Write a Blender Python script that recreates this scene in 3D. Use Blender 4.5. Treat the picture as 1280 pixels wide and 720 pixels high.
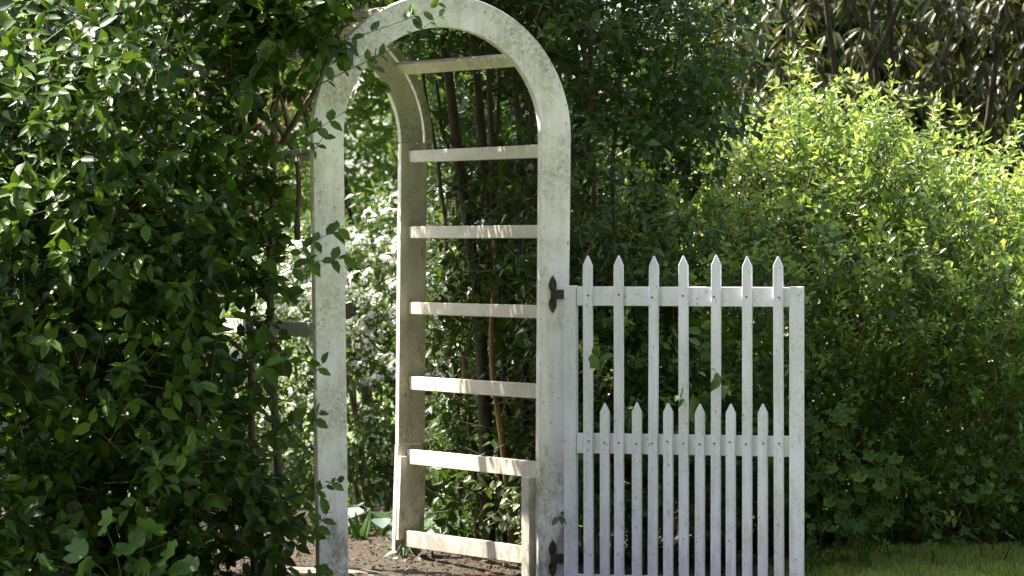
import bpy, math
import numpy as np
from mathutils import Vector, Matrix

for o in list(bpy.data.objects):
    bpy.data.objects.remove(o)
sc = bpy.context.scene
COL = sc.collection
R = math.radians

# ------------------------------------------------------------------ camera
CAM_D, EYE, FPX = 18.4, 1.4, 5890.0        # distance to the arbor, eye height, focal length in px at 1280 wide
cam = bpy.data.cameras.new('camera')
cam.sensor_width = 36.0
cam.lens = FPX / 1280 * 36.0
cam.shift_y = -75.0 / 1280
cam.clip_start, cam.clip_end = 0.5, 2000
cam.dof.use_dof = True
cam.dof.focus_distance = CAM_D - 0.25
cam.dof.aperture_fstop = 5.6
cam_o = bpy.data.objects.new('camera', cam)
cam_o.location = (0, -CAM_D, EYE)
cam_o.rotation_euler = (R(90), 0, 0)
COL.objects.link(cam_o)
sc.camera = cam_o

# ------------------------------------------------------------------ sky and sun
SUN_EL, SUN_AZ = 57.0, 22.0                 # the sun stands to the left, AZ degrees behind the gate's plane
sdir = Vector((-math.cos(R(SUN_AZ)) * math.cos(R(SUN_EL)), math.sin(R(SUN_AZ)) * math.cos(R(SUN_EL)), math.sin(R(SUN_EL))))
world = bpy.data.worlds.new('World')
sc.world = world
world.use_nodes = True
wn, wl = world.node_tree.nodes, world.node_tree.links
sky = wn.new('ShaderNodeTexSky')
sky.sky_type = 'NISHITA'
sky.sun_disc = False
sky.sun_elevation = R(SUN_EL)
sky.sun_rotation = math.atan2(sdir.x, sdir.y)
sky.dust_density = 2.0
haz = wn.new('ShaderNodeHueSaturation')          # a hazy, less blue sky
haz.inputs['Saturation'].default_value = 0.72
wl.new(sky.outputs[0], haz.inputs['Color'])
wl.new(haz.outputs[0], wn['Background'].inputs[0])
wn['Background'].inputs[1].default_value = 0.10
sun = bpy.data.lights.new('sun', 'SUN')
sun.energy, sun.angle, sun.color = 4.6, R(0.53), (1.0, 0.94, 0.84)
sun_o = bpy.data.objects.new('sun', sun)
sun_o.rotation_euler = sdir.to_track_quat('Z', 'Y').to_euler()
sun_o.location = (-6, 4, 9)
COL.objects.link(sun_o)
sc.view_settings.view_transform = 'Standard'
sc.view_settings.look = 'None'
sc.view_settings.exposure = 2.2
sc.view_settings.gamma = 1.0
sc.view_settings.use_curve_mapping = False
sc.cycles.use_denoising = True
sc.cycles.max_bounces = 8
sc.cycles.transmission_bounces = 6
sc.cycles.use_adaptive_sampling = False


# ------------------------------------------------------------------ helpers
def W(px, py, Y):
    """point that stands at depth Y behind the picture point (px, py) of the 1280x720 photograph"""
    s = (CAM_D + Y) / FPX
    return np.array(((px - 640) * s, Y, EYE - (py - 285) * s))


def WX(px, Y):
    return (px - 640) * (CAM_D + Y) / FPX


def tag(o, label=None, cat=None, group=None, kind=None):
    if label: o['label'] = label
    if cat: o['category'] = cat
    if group: o['group'] = group
    if kind: o['kind'] = kind
    return o


def empty(name, loc, label, cat, group=None):
    o = bpy.data.objects.new(name, None)
    o.location = loc
    o.empty_display_size = 0.1
    COL.objects.link(o)
    return tag(o, label, cat, group)


def root_of(parent):
    p = Vector((0, 0, 0))
    while parent is not None:
        p = p + Vector(parent.location)
        parent = parent.parent
    return p


def link(name, me, parent=None, kind=None):
    o = bpy.data.objects.new(name, me)
    COL.objects.link(o)
    if parent is not None:
        o.parent = parent
    if kind:
        o['kind'] = kind
    return o


def mesh_np(name, V, F, mat, smooth=False):
    """V (n,3), F (m,k) with one polygon size"""
    me = bpy.data.meshes.new(name)
    V = np.ascontiguousarray(V, dtype=np.float32)
    F = np.ascontiguousarray(F, dtype=np.int32)
    me.vertices.add(len(V))
    me.vertices.foreach_set('co', V.ravel())
    k = F.shape[1]
    me.loops.add(F.size)
    me.loops.foreach_set('vertex_index', F.ravel())
    me.polygons.add(len(F))
    me.polygons.foreach_set('loop_start', np.arange(0, F.size, k, dtype=np.int32))
    me.update(calc_edges=True)
    if smooth:
        me.polygons.foreach_set('use_smooth', np.ones(len(F), dtype=bool))
    me.materials.append(mat)
    return me


def mesh_py(name, V, F, mat, smooth=False):
    me = bpy.data.meshes.new(name)
    me.from_pydata([tuple(float(c) for c in v) for v in V], [], [tuple(f) for f in F])
    me.update()
    if smooth:
        for p in me.polygons: p.use_smooth = True
    me.materials.append(mat)
    return me


def norm(a):
    return a / np.maximum(np.linalg.norm(a, axis=-1, keepdims=True), 1e-9)


def tube(pts, rad, sides=7):
    """verts, quads of a tapered tube along pts"""
    pts = np.asarray(pts, float)
    n = len(pts)
    rad = np.asarray(rad, float) * np.ones(n)
    T = norm(np.gradient(pts, axis=0))
    ref = np.array([0.0, 1.0, 0.13]) if abs(T[0, 1]) < 0.8 else np.array([1.0, 0, 0.1])
    A = norm(np.cross(T, ref)); B = np.cross(T, A)
    a = np.linspace(0, 2 * math.pi, sides, endpoint=False)
    V = pts[:, None] + rad[:, None, None] * (np.cos(a)[None, :, None] * A[:, None] + np.sin(a)[None, :, None] * B[:, None])
    V = V.reshape(-1, 3)
    F = []
    for i in range(n - 1):
        for j in range(sides):
            k = (j + 1) % sides
            F.append((i * sides + j, i * sides + k, (i + 1) * sides + k, (i + 1) * sides + j))
    return V, np.array(F, dtype=np.int32)


class Bag:
    """collects vertex and face blocks (one polygon size)"""
    def __init__(self): self.V, self.F, self.n = [], [], 0
    def add(self, V, F):
        self.V.append(V); self.F.append(np.asarray(F) + self.n); self.n += len(V)
    def mesh(self, name, mat, smooth=False):
        return mesh_np(name, np.concatenate(self.V), np.concatenate(self.F), mat, smooth)


def prism(name, outline, origin, ax, ay, az, depth, mat, parent=None, bevel=0.002):
    """outline [(a,b)] in the plane ax,ay pushed along az from 0 to depth; bevelled edges"""
    import bmesh
    origin, ax, ay, az = (np.asarray(v, float) for v in (origin, ax, ay, az))
    bm = bmesh.new()
    lo = [bm.verts.new(origin + a * ax + b * ay) for a, b in outline]
    hi = [bm.verts.new(origin + a * ax + b * ay + depth * az) for a, b in outline]
    n = len(outline)
    bm.faces.new(lo); bm.faces.new(hi[::-1])
    for i in range(n):
        j = (i + 1) % n
        bm.faces.new((lo[i], hi[i], hi[j], lo[j]))
    bmesh.ops.recalc_face_normals(bm, faces=bm.faces)
    if bevel:
        bmesh.ops.bevel(bm, geom=[e for e in bm.edges if e.calc_face_angle(0) > 0.5], offset=bevel, segments=1, affect='EDGES')
    me = bpy.data.meshes.new(name)
    off = root_of(parent)
    bmesh.ops.translate(bm, verts=bm.verts, vec=-off)
    bm.to_mesh(me); bm.free()
    me.materials.append(mat)
    return link(name, me, parent)


# ------------------------------------------------------------------ materials
def new_mat(name):
    m = bpy.data.materials.new(name)
    m.use_nodes = True
    nt = m.node_tree
    return m, nt.nodes, nt.links, nt.nodes['Principled BSDF'], nt.nodes['Material Output']


def ramp(n, pts, interp='LINEAR'):
    r = n.new('ShaderNodeValToRGB')
    r.color_ramp.interpolation = interp
    e = r.color_ramp.elements
    while len(e) < len(pts): e.new(0.5)
    for k, (p, c) in enumerate(pts):
        e[k].position = p
        e[k].color = c if len(c) == 4 else (*c, 1)
    return r


def mixc(n, l, fac, a, b):
    m = n.new('ShaderNodeMix'); m.data_type = 'RGBA'
    for i, v in ((0, fac), (6, a), (7, b)):
        if hasattr(v, 'default_value') or hasattr(v, 'is_linked'): l.new(v, m.inputs[i])
        else: m.inputs[i].default_value = v if i == 0 else (*v, 1)
    return m.outputs[2]


def leaf_mat(name, cols, trans, tfac=0.35, rough=0.38, spec=0.5, per_object=False):
    m, n, l, b, out = new_mat(name)
    if per_object:
        src = n.new('ShaderNodeObjectInfo').outputs['Random']
    else:
        src = n.new('ShaderNodeNewGeometry').outputs['Random Per Island']
    k = len(cols)
    rp = ramp(n, [((i / (k - 1)) ** (0.6 if k > 5 else 1.0), c) for i, c in enumerate(cols)])
    l.new(src, rp.inputs[0])
    tc = n.new('ShaderNodeTexCoord')
    nz = n.new('ShaderNodeTexNoise'); nz.inputs['Scale'].default_value = 35 if not per_object else 3; nz.inputs['Detail'].default_value = 2
    l.new(tc.outputs['Object'], nz.inputs['Vector'])
    hs = n.new('ShaderNodeHueSaturation')
    mp = n.new('ShaderNodeMapRange'); mp.inputs['To Min'].default_value = 0.7; mp.inputs['To Max'].default_value = 1.3
    l.new(nz.outputs[0], mp.inputs[0]); l.new(mp.outputs[0], hs.inputs['Value'])
    l.new(rp.outputs[0], hs.inputs['Color'])
    l.new(hs.outputs[0], b.inputs['Base Color'])
    b.inputs['Roughness'].default_value = rough
    b.inputs['Specular IOR Level'].default_value = spec
    tr = n.new('ShaderNodeBsdfTranslucent')
    tm = mixc(n, l, 0.6, (1, 1, 1), trans)
    tc2 = n.new('ShaderNodeMix'); tc2.data_type = 'RGBA'
    tc2.inputs[0].default_value = 0.2
    tc2.inputs[6].default_value = (*trans, 1)
    l.new(hs.outputs[0], tc2.inputs[7])
    l.new(tc2.outputs[2], tr.inputs[0])
    mx = n.new('ShaderNodeMixShader'); mx.inputs[0].default_value = tfac
    l.new(b.outputs[0], mx.inputs[1]); l.new(tr.outputs[0], mx.inputs[2])
    l.new(mx.outputs[0], out.inputs[0])
    return m


def bark_mat(name, c1, c2, scale=40):
    m, n, l, b, out = new_mat(name)
    tc = n.new('ShaderNodeTexCoord')
    mp = n.new('ShaderNodeMapping'); mp.inputs['Scale'].default_value = (1, 1, 0.25)
    nz = n.new('ShaderNodeTexNoise'); nz.inputs['Scale'].default_value = scale; nz.inputs['Detail'].default_value = 6
    l.new(tc.outputs['Object'], mp.inputs[0]); l.new(mp.outputs[0], nz.inputs['Vector'])
    r = ramp(n, [(0.3, c1), (0.7, c2)]); l.new(nz.outputs[0], r.inputs[0])
    l.new(r.outputs[0], b.inputs['Base Color'])
    b.inputs['Roughness'].default_value = 0.85
    bp = n.new('ShaderNodeBump'); bp.inputs['Strength'].default_value = 0.6; bp.inputs['Distance'].default_value = 0.006
    l.new(nz.outputs[0], bp.inputs['Height']); l.new(bp.outputs[0], b.inputs['Normal'])
    return m


def paint_mat(name, clean, stain, algae, algae_amt, speck_amt, grain=(9, 9, 1.2), splash=0.75):
    """old white paint: algae film in soft patches, hairline crazing, dark specks where the paint has gone"""
    m, n, l, b, out = new_mat(name)
    tc = n.new('ShaderNodeTexCoord')
    oi = n.new('ShaderNodeObjectInfo')
    off = n.new('ShaderNodeVectorMath'); off.operation = 'SCALE'
    comb = n.new('ShaderNodeCombineXYZ')
    for i in range(3): l.new(oi.outputs['Random'], comb.inputs[i])
    l.new(comb.outputs[0], off.inputs[0]); off.inputs['Scale'].default_value = 7.0
    add = n.new('ShaderNodeVectorMath'); add.operation = 'ADD'
    l.new(tc.outputs['Object'], add.inputs[0]); l.new(off.outputs[0], add.inputs[1])
    P = add.outputs[0]
    gm = n.new('ShaderNodeMapping'); gm.inputs['Scale'].default_value = grain; l.new(P, gm.inputs[0])
    n1 = n.new('ShaderNodeTexNoise'); n1.inputs['Scale'].default_value = 3.0; n1.inputs['Detail'].default_value = 8; n1.inputs['Roughness'].default_value = 0.65
    l.new(gm.outputs[0], n1.inputs['Vector'])
    r1 = ramp(n, [(0.42, (0, 0, 0)), (0.78, (1, 1, 1))]); l.new(n1.outputs[0], r1.inputs[0])
    n2 = n.new('ShaderNodeTexNoise'); n2.inputs['Scale'].default_value = 2.6; n2.inputs['Detail'].default_value = 7; n2.inputs['Roughness'].default_value = 0.6
    l.new(P, n2.inputs['Vector'])
    r2 = ramp(n, [(0.45, (0, 0, 0)), (0.60, (algae_amt,) * 3)]); l.new(n2.outputs[0], r2.inputs[0])
    fine = n.new('ShaderNodeTexNoise'); fine.inputs['Scale'].default_value = 60; fine.inputs['Detail'].default_value = 7; fine.inputs['Roughness'].default_value = 0.7
    l.new(P, fine.inputs['Vector'])
    rf = ramp(n, [(0.40, (0.35,) * 3), (0.60, (1,) * 3)]); l.new(fine.outputs[0], rf.inputs[0])
    am = n.new('ShaderNodeMath'); am.operation = 'MULTIPLY'; l.new(r2.outputs[0], am.inputs[0]); l.new(rf.outputs[0], am.inputs[1])
    c = mixc(n, l, r1.outputs[0], clean, stain)
    c = mixc(n, l, am.outputs[0], c, algae)
    # crazing
    vo = n.new('ShaderNodeTexVoronoi'); vo.feature = 'DISTANCE_TO_EDGE'; vo.inputs['Scale'].default_value = 26
    wv = n.new('ShaderNodeTexNoise'); wv.inputs['Scale'].default_value = 12; l.new(P, wv.inputs['Vector'])
    wadd = n.new('ShaderNodeMix'); wadd.data_type = 'VECTOR'; wadd.inputs[0].default_value = 0.12
    l.new(P, wadd.inputs[4]); l.new(wv.outputs['Color'], wadd.inputs[5])
    l.new(wadd.outputs[1], vo.inputs['Vector'])
    rv = ramp(n, [(0.0, (1, 1, 1)), (0.05, (0, 0, 0))]); l.new(vo.outputs[0], rv.inputs[0])
    cm = n.new('ShaderNodeMath'); cm.operation = 'MULTIPLY'; l.new(rv.outputs[0], cm.inputs[0]); l.new(r2.outputs[0], cm.inputs[1])
    c = mixc(n, l, cm.outputs[0], c, tuple(min(1, v * 1.05) for v in clean))
    # specks
    v2 = n.new('ShaderNodeTexNoise'); v2.inputs['Scale'].default_value = 75; v2.inputs['Detail'].default_value = 4; v2.inputs['Roughness'].default_value = 0.7
    gm2 = n.new('ShaderNodeMapping'); gm2.inputs['Scale'].default_value = (1, 1, 0.45); l.new(P, gm2.inputs[0]); l.new(gm2.outputs[0], v2.inputs['Vector'])
    rs = ramp(n, [(0.64 - 0.06 * speck_amt, (0, 0, 0)), (0.72 - 0.06 * speck_amt, (1, 1, 1))]); l.new(v2.outputs[0], rs.inputs[0])
    sm = n.new('ShaderNodeMath'); sm.operation = 'MULTIPLY'; sm.inputs[1].default_value = 0.85
    l.new(rs.outputs[0], sm.inputs[0])
    c = mixc(n, l, sm.outputs[0], c, (0.13, 0.12, 0.10))
    sx = n.new('ShaderNodeSeparateXYZ'); l.new(tc.outputs['Object'], sx.inputs[0])
    mz = n.new('ShaderNodeMapRange'); l.new(sx.outputs[2], mz.inputs[0])
    mz.inputs['From Min'].default_value = 0.75; mz.inputs['From Max'].default_value = 0.0; mz.inputs['To Min'].default_value = -0.16; mz.inputs['To Max'].default_value = 0.12
    nd = n.new('ShaderNodeTexNoise'); nd.inputs['Scale'].default_value = 22; nd.inputs['Detail'].default_value = 8; nd.inputs['Roughness'].default_value = 0.75
    l.new(gm2.outputs[0], nd.inputs['Vector'])
    ad = n.new('ShaderNodeMath'); l.new(nd.outputs[0], ad.inputs[0]); l.new(mz.outputs[0], ad.inputs[1])
    rd = ramp(n, [(0.50, (0, 0, 0)), (0.66, (splash,) * 3)]); l.new(ad.outputs[0], rd.inputs[0])
    c = mixc(n, l, rd.outputs[0], c, (0.20, 0.185, 0.15))
    l.new(c, b.inputs['Base Color'])
    b.inputs['Roughness'].default_value = 0.6
    b.inputs['Specular IOR Level'].default_value = 0.35
    bp = n.new('ShaderNodeBump'); bp.inputs['Strength'].default_value = 0.5; bp.inputs['Distance'].default_value = 0.0015
    sub = n.new('ShaderNodeMath'); sub.operation = 'SUBTRACT'; l.new(n1.outputs[0], sub.inputs[0]); l.new(sm.outputs[0], sub.inputs[1])
    l.new(sub.outputs[0], bp.inputs['Height']); l.new(bp.outputs[0], b.inputs['Normal'])
    return m


def plain(name, col, rough=0.6, metal=0.0, nscale=30, var=0.35):
    m, n, l, b, out = new_mat(name)
    tc = n.new('ShaderNodeTexCoord')
    nz = n.new('ShaderNodeTexNoise'); nz.inputs['Scale'].default_value = nscale; nz.inputs['Detail'].default_value = 5
    l.new(tc.outputs['Object'], nz.inputs['Vector'])
    r = ramp(n, [(0.3, tuple(c * (1 - var) for c in col)), (0.7, tuple(c * (1 + var) for c in col))])
    l.new(nz.outputs[0], r.inputs[0]); l.new(r.outputs[0], b.inputs['Base Color'])
    b.inputs['Roughness'].default_value = rough; b.inputs['Metallic'].default_value = metal
    bp = n.new('ShaderNodeBump'); bp.inputs['Strength'].default_value = 0.4; bp.inputs['Distance'].default_value = 0.003
    l.new(nz.outputs[0], bp.inputs['Height']); l.new(bp.outputs[0], b.inputs['Normal'])
    return m


M = {}
M['arbor'] = paint_mat('weathered_cream_paint', (0.88, 0.80, 0.79), (0.66, 0.585, 0.52), (0.28, 0.25, 0.15), 0.75, 0.3)
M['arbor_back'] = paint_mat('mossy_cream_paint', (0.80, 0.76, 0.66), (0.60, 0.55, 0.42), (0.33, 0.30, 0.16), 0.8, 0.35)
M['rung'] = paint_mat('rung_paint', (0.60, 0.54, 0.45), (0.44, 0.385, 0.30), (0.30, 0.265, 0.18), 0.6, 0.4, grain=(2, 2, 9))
M['gate'] = paint_mat('gate_white_paint', (0.81, 0.76, 0.865), (0.61, 0.57, 0.63), (0.50, 0.47, 0.44), 0.5, 0.36, splash=0.22)
M['iron'] = plain('rusty_black_iron', (0.05, 0.032, 0.024), 0.6, 0.4, 70, 0.7)
M['nail'] = plain('dull_nail', (0.16, 0.15, 0.12), 0.6, 0.3, 90)
M['bark'] = bark_mat('brown_bark', (0.06, 0.043, 0.026), (0.17, 0.12, 0.07))
M['bark_dark'] = bark_mat('dark_bark', (0.03, 0.023, 0.016), (0.09, 0.065, 0.042))
M['bark_ochre'] = bark_mat('ochre_bark', (0.16, 0.10, 0.045), (0.34, 0.21, 0.09))  # sunlit look of some stems put into the bark colour; another is lighter brown
M['twig'] = plain('green_brown_twig', (0.07, 0.065, 0.03), 0.7)
GREEN_L = [(0.012, 0.027, 0.003), (0.024, 0.050, 0.004), (0.038, 0.076, 0.005), (0.054, 0.104, 0.007), (0.070, 0.130, 0.010), (0.090, 0.155, 0.013)]
M['leaf_left'] = leaf_mat('broad_green_leaf', GREEN_L, (0.18, 0.30, 0.02), 0.20, 0.40, 0.30)
M['leaf_left_o'] = leaf_mat('broad_green_leaf_single', GREEN_L[2:], (0.18, 0.30, 0.02), 0.20, 0.40, 0.30, True)
GREEN_T = [(0.02, 0.042, 0.006), (0.035, 0.072, 0.008), (0.05, 0.098, 0.012), (0.028, 0.052, 0.008)]
M['leaf_tall'] = leaf_mat('tall_shrub_leaf', GREEN_T, (0.17, 0.28, 0.02), 0.18, 0.42, 0.30)
M['leaf_tall_o'] = leaf_mat('tall_shrub_leaf_single', GREEN_T, (0.17, 0.28, 0.02), 0.18, 0.42, 0.30, True)
GREEN_R = [(0.016, 0.038, 0.006), (0.034, 0.075, 0.010), (0.062, 0.12, 0.016), (0.09, 0.155, 0.022)]
M['leaf_right'] = leaf_mat('yellow_green_hedge_leaf', GREEN_R, (0.46, 0.64, 0.09), 0.34, 0.30, 0.45)
GREEN_LIT = [(0.085, 0.15, 0.018), (0.145, 0.225, 0.03), (0.21, 0.295, 0.055)]  # brighter lime: sunlight on the hedge top put into the leaf colour
M['leaf_new'] = leaf_mat('young_lime_leaf', GREEN_LIT, (0.66, 0.80, 0.15), 0.44, 0.32, 0.5)
M['leaf_new_o'] = leaf_mat('young_lime_leaf_single', GREEN_LIT, (0.66, 0.80, 0.15), 0.44, 0.32, 0.5, True)
M['leaf_right_o'] = leaf_mat('yellow_green_hedge_leaf_single', GREEN_R, (0.46, 0.64, 0.09), 0.34, 0.30, 0.45, True)
RHODO = [(0.024, 0.032, 0.010), (0.042, 0.052, 0.016), (0.06, 0.055, 0.02), (0.03, 0.038, 0.012)]
M['leaf_rhodo'] = leaf_mat('long_leathery_leaf', RHODO, (0.2, 0.2, 0.05), 0.18, 0.38, 0.24)
M['leaf_rhodo_o'] = leaf_mat('long_leathery_leaf_single', RHODO, (0.2, 0.2, 0.05), 0.18, 0.38, 0.24, True)
M['leaf_back'] = leaf_mat('background_leaf', [(0.04, 0.085, 0.015), (0.07, 0.13, 0.02), (0.10, 0.17, 0.03)], (0.34, 0.48, 0.06), 0.42, 0.45, 0.4)
M['leaf_flower'] = leaf_mat('flower_shrub_leaf', [(0.035, 0.07, 0.015), (0.07, 0.12, 0.025)], (0.25, 0.36, 0.05), 0.35, 0.42, 0.4)
M['leaf_lobed'] = leaf_mat('lobed_ground_leaf', [(0.05, 0.11, 0.018), (0.075, 0.15, 0.025)], (0.2, 0.34, 0.04), 0.3, 0.5, 0.35, True)
M['leaf_bramble'] = leaf_mat('toothed_weed_leaf', [(0.022, 0.048, 0.006), (0.045, 0.085, 0.009), (0.075, 0.12, 0.013)], (0.18, 0.3, 0.03), 0.3, 0.55, 0.2, True)
M['leaf_hosta'] = leaf_mat('hosta_leaf', [(0.045, 0.095, 0.02), (0.06, 0.13, 0.025)], (0.2, 0.34, 0.04), 0.3, 0.42, 0.45, True)
M['leaf_blue'] = leaf_mat('blue_hosta_leaf', [(0.08, 0.13, 0.10), (0.13, 0.18, 0.14)], (0.15, 0.24, 0.1), 0.2, 0.5, 0.4, True)
M['leaf_pale'] = leaf_mat('pale_variegated_leaf', [(0.22, 0.28, 0.14), (0.45, 0.48, 0.3)], (0.4, 0.5, 0.2), 0.3, 0.4, 0.5, True)
M['petal'] = leaf_mat('white_petal', [(0.72, 0.70, 0.64), (0.8, 0.78, 0.74), (0.76, 0.70, 0.70)], (0.8, 0.78, 0.7), 0.35, 0.6, 0.2)
M['petal_pink'] = leaf_mat('pink_petal', [(0.6, 0.16, 0.3), (0.7, 0.3, 0.42)], (0.7, 0.25, 0.4), 0.35, 0.6, 0.2)
M['grass'] = leaf_mat('grass_blade', [(0.07, 0.11, 0.014), (0.18, 0.23, 0.028), (0.34, 0.33, 0.07)], (0.25, 0.34, 0.04), 0.35, 0.5, 0.3)
M['litter'] = leaf_mat('dead_leaf_litter', [(0.03, 0.016, 0.010), (0.055, 0.028, 0.017), (0.12, 0.07, 0.042), (0.02, 0.013, 0.009)], (0.2, 0.1, 0.05), 0.1, 0.7, 0.25)


def ground_mat(name, cols, scale):
    m, n, l, b, out = new_mat(name)
    tc = n.new('ShaderNodeTexCoord')
    nz = n.new('ShaderNodeTexNoise'); nz.inputs['Scale'].default_value = scale; nz.inputs['Detail'].default_value = 9; nz.inputs['Roughness'].default_value = 0.7
    l.new(tc.outputs['Object'], nz.inputs['Vector'])
    k = len(cols)
    r = ramp(n, [(0.28 + 0.44 * i / (k - 1), c) for i, c in enumerate(cols)]); l.new(nz.outputs[0], r.inputs[0])
    l.new(r.outputs[0], b.inputs['Base Color'])
    b.inputs['Roughness'].default_value = 0.95
    bp = n.new('ShaderNodeBump'); bp.inputs['Strength'].default_value = 0.8; bp.inputs['Distance'].default_value = 0.02
    l.new(nz.outputs[0], bp.inputs['Height']); l.new(bp.outputs[0], b.inputs['Normal'])
    return m


M['soil'] = ground_mat('brown_soil', [(0.018, 0.009, 0.005), (0.038, 0.020, 0.011), (0.034, 0.032, 0.010), (0.066, 0.038, 0.022)], 9)
M['lawn'] = ground_mat('lawn_turf', [(0.05, 0.075, 0.018), (0.085, 0.112, 0.028), (0.115, 0.13, 0.042)], 5)
M['stone'] = ground_mat('tan_paving_stone', [(0.17, 0.12, 0.085), (0.26, 0.2, 0.15), (0.32, 0.25, 0.2)], 14)


# ------------------------------------------------------------------ ground
def ground_z(x, y):
    s = np.clip((x - 0.75) / 0.7, 0, 1); s = s * s * (3 - 2 * s)
    yy = np.clip((y + 0.2) / 1.6, 0, 1)
    return 0.045 * yy - 0.02 + s * 0.11 * np.clip((y + 1.2) / 1.5, 0, 1)


xs = np.concatenate([[-600, -120, -30, -10, -5], np.linspace(-3, 3, 61), [5, 10, 30, 120, 600]])
ys = np.concatenate([[-60, -30, -10, -4], np.linspace(-2, 5, 71), [8, 14, 30, 90, 300, 900]])
gx, gy = np.meshgrid(xs, ys)
gz = ground_z(gx, gy) + 0.006 * np.sin(gx * 9 + 1.3 * np.sin(gy * 7)) * (np.abs(gx) < 4)
V = np.stack([gx, gy, gz], -1).reshape(-1, 3)
nx = len(xs)
F = [(j * nx + i, j * nx + i + 1, (j + 1) * nx + i + 1, (j + 1) * nx + i) for j in range(len(ys) - 1) for i in range(nx - 1)]
ground = link('ground', mesh_np('ground', V, F, M['lawn'], True))
tag(ground, 'grassy garden ground under everything', 'ground', kind='structure')

# soil bed under the shrubs and through the arbor
xs = np.linspace(-2.8, 2.9, 58); ys = np.linspace(-1.4, 4.6, 61)
gx, gy = np.meshgrid(xs, ys)
gz = ground_z(gx, gy) + 0.016 + 0.006 * np.sin(gx * 9 + 1.3 * np.sin(gy * 7)) + 0.004 * np.sin(gx * 31 + gy * 23)
V = np.stack([gx, gy, gz], -1).reshape(-1, 3)
nx = len(xs)
keep = lambda x, y: not (x > 1.02 and y < 0.62 + 0.12 * math.sin(x * 5) + (x - 1.02) * 0.25 * 0)
F = [(j * nx + i, j * nx + i + 1, (j + 1) * nx + i + 1, (j + 1) * nx + i) for j in range(len(ys) - 1) for i in range(nx - 1)
     if keep(xs[i] + 0.05, ys[j] + 0.05)]
soil = link('soil_bed', mesh_np('soil_bed', V, F, M['soil'], True))
tag(soil, 'bare brown soil bed under the arbor and shrubs', 'soil', kind='structure')

# ------------------------------------------------------------------ arbor
TH = R(25)
U = np.array((math.cos(TH), math.sin(TH), 0.0))      # along the front, to the right
Vv = np.array((-math.sin(TH), math.cos(TH), 0.0))    # through the passage, away
Z = np.array((0, 0, 1.0))
O = np.array((WX(677, 0), 0.0, 0.0))                 # inner front edge of the right front post
OW, BW, BT, DEP, SPR = 0.838, 0.128, 0.036, 1.365, 1.757
RI, RO = OW / 2, OW / 2 + BW
arb = empty('garden_arbor', (float(O[0] - 0.38), float(O[1] - 0.18), 0.0),
            'weathered cream wooden arch arbor with ladder sides, framing the opening in the hedge', 'arbor')


def arch_ring(name, r0, r1, front, depth, mat, a0=0.0, a1=math.pi, parent=arb, seg=40, uoff=0.0, n_cut=1):
    c = O - U * OW / 2 + Vv * front + Z * SPR + U * uoff
    edges = np.linspace(a0, a1, n_cut + 1)
    out = []
    for q in range(n_cut):
        s = max(4, seg // n_cut)
        an = np.linspace(edges[q] + (0.0016 if q else 0), edges[q + 1] - (0.0016 if q < n_cut - 1 else 0), s + 1)
        ol = [(r1 * math.cos(a), r1 * math.sin(a)) for a in an] + [(r0 * math.cos(a), r0 * math.sin(a)) for a in an[::-1]]
        out.append(prism(name, ol, c, U, Z, Vv, depth, mat, parent, bevel=0.0025))
    return out


def board(name, p0, p1, width_ax, w, thick_ax, t, mat, parent=arb, w1=None, bevel=0.0025):
    """board from p0 to p1 with its corner line at p0, width w along width_ax, thickness t along thick_ax"""
    p0, p1 = np.asarray(p0, float), np.asarray(p1, float)
    L = np.linalg.norm(p1 - p0); ax = (p1 - p0) / L
    return prism(name, [(0, 0), (L, 0), (L, w1 or w), (0, w)], p0, ax, width_ax, thick_ax, t, mat, parent, bevel)


def UV(u, v, z):
    return O + U * u + Vv * v + Z * z


# front arch: one bent frame, both legs; the left leg leans in at the foot
an_ = np.linspace(0, math.pi, 49)
h_ = OW / 2
ol_ = [(h_ - 0.014 + BW - 0.008, -0.06 - SPR)] + [(RO * math.cos(a), RO * math.sin(a)) for a in an_] + [(-h_ - BW + 0.028, -0.06 - SPR), (-h_ + 0.022, -0.06 - SPR)] \
    + [(RI * math.cos(a), RI * math.sin(a)) for a in an_[::-1]] + [(h_ - 0.014, -0.06 - SPR)]
prism('arch_frame', ol_, UV(-OW / 2, 0, SPR), U, Z, Vv, BT, M['arbor'], arb, 0.0025)
# rear arch: a front lamination and an outer strip set back behind a dark gap
arch_ring('arch_board', RI, RO - 0.028, DEP, BT, M['arbor_back'], n_cut=2)
arch_ring('arch_strip', RO - 0.006, RO + 0.03, DEP + 0.03, BT, M['arbor_back'], n_cut=2)
board('post', UV(0.0, DEP, SPR - 0.004), UV(-0.012, DEP, 0.50), U, BW - 0.008, Vv, BT, M['arbor_back'])
board('post', UV(-0.012, DEP + 0.004, 0.498), UV(-0.03, DEP + 0.004, -0.03), U, BW - 0.012, Vv, BT, M['arbor_back'])
board('splice_board', UV(-0.011, DEP - 0.024, 0.45), UV(-0.024, DEP - 0.024, 0.10), U, BW - 0.012, Vv, 0.0235, M['arbor_back'])
board('post', UV(-OW - BW, DEP, SPR - 0.004), UV(-OW - BW, DEP, -0.03), U, BW, Vv, BT, M['arbor_back'])
# splice behind the right front post, lit by the sun
board('splice_board', UV(-0.034, BT + 0.004, 0.425), UV(-0.034, BT + 0.004, -0.05), U, 0.03, Vv, 0.075, M['rung'])
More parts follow.
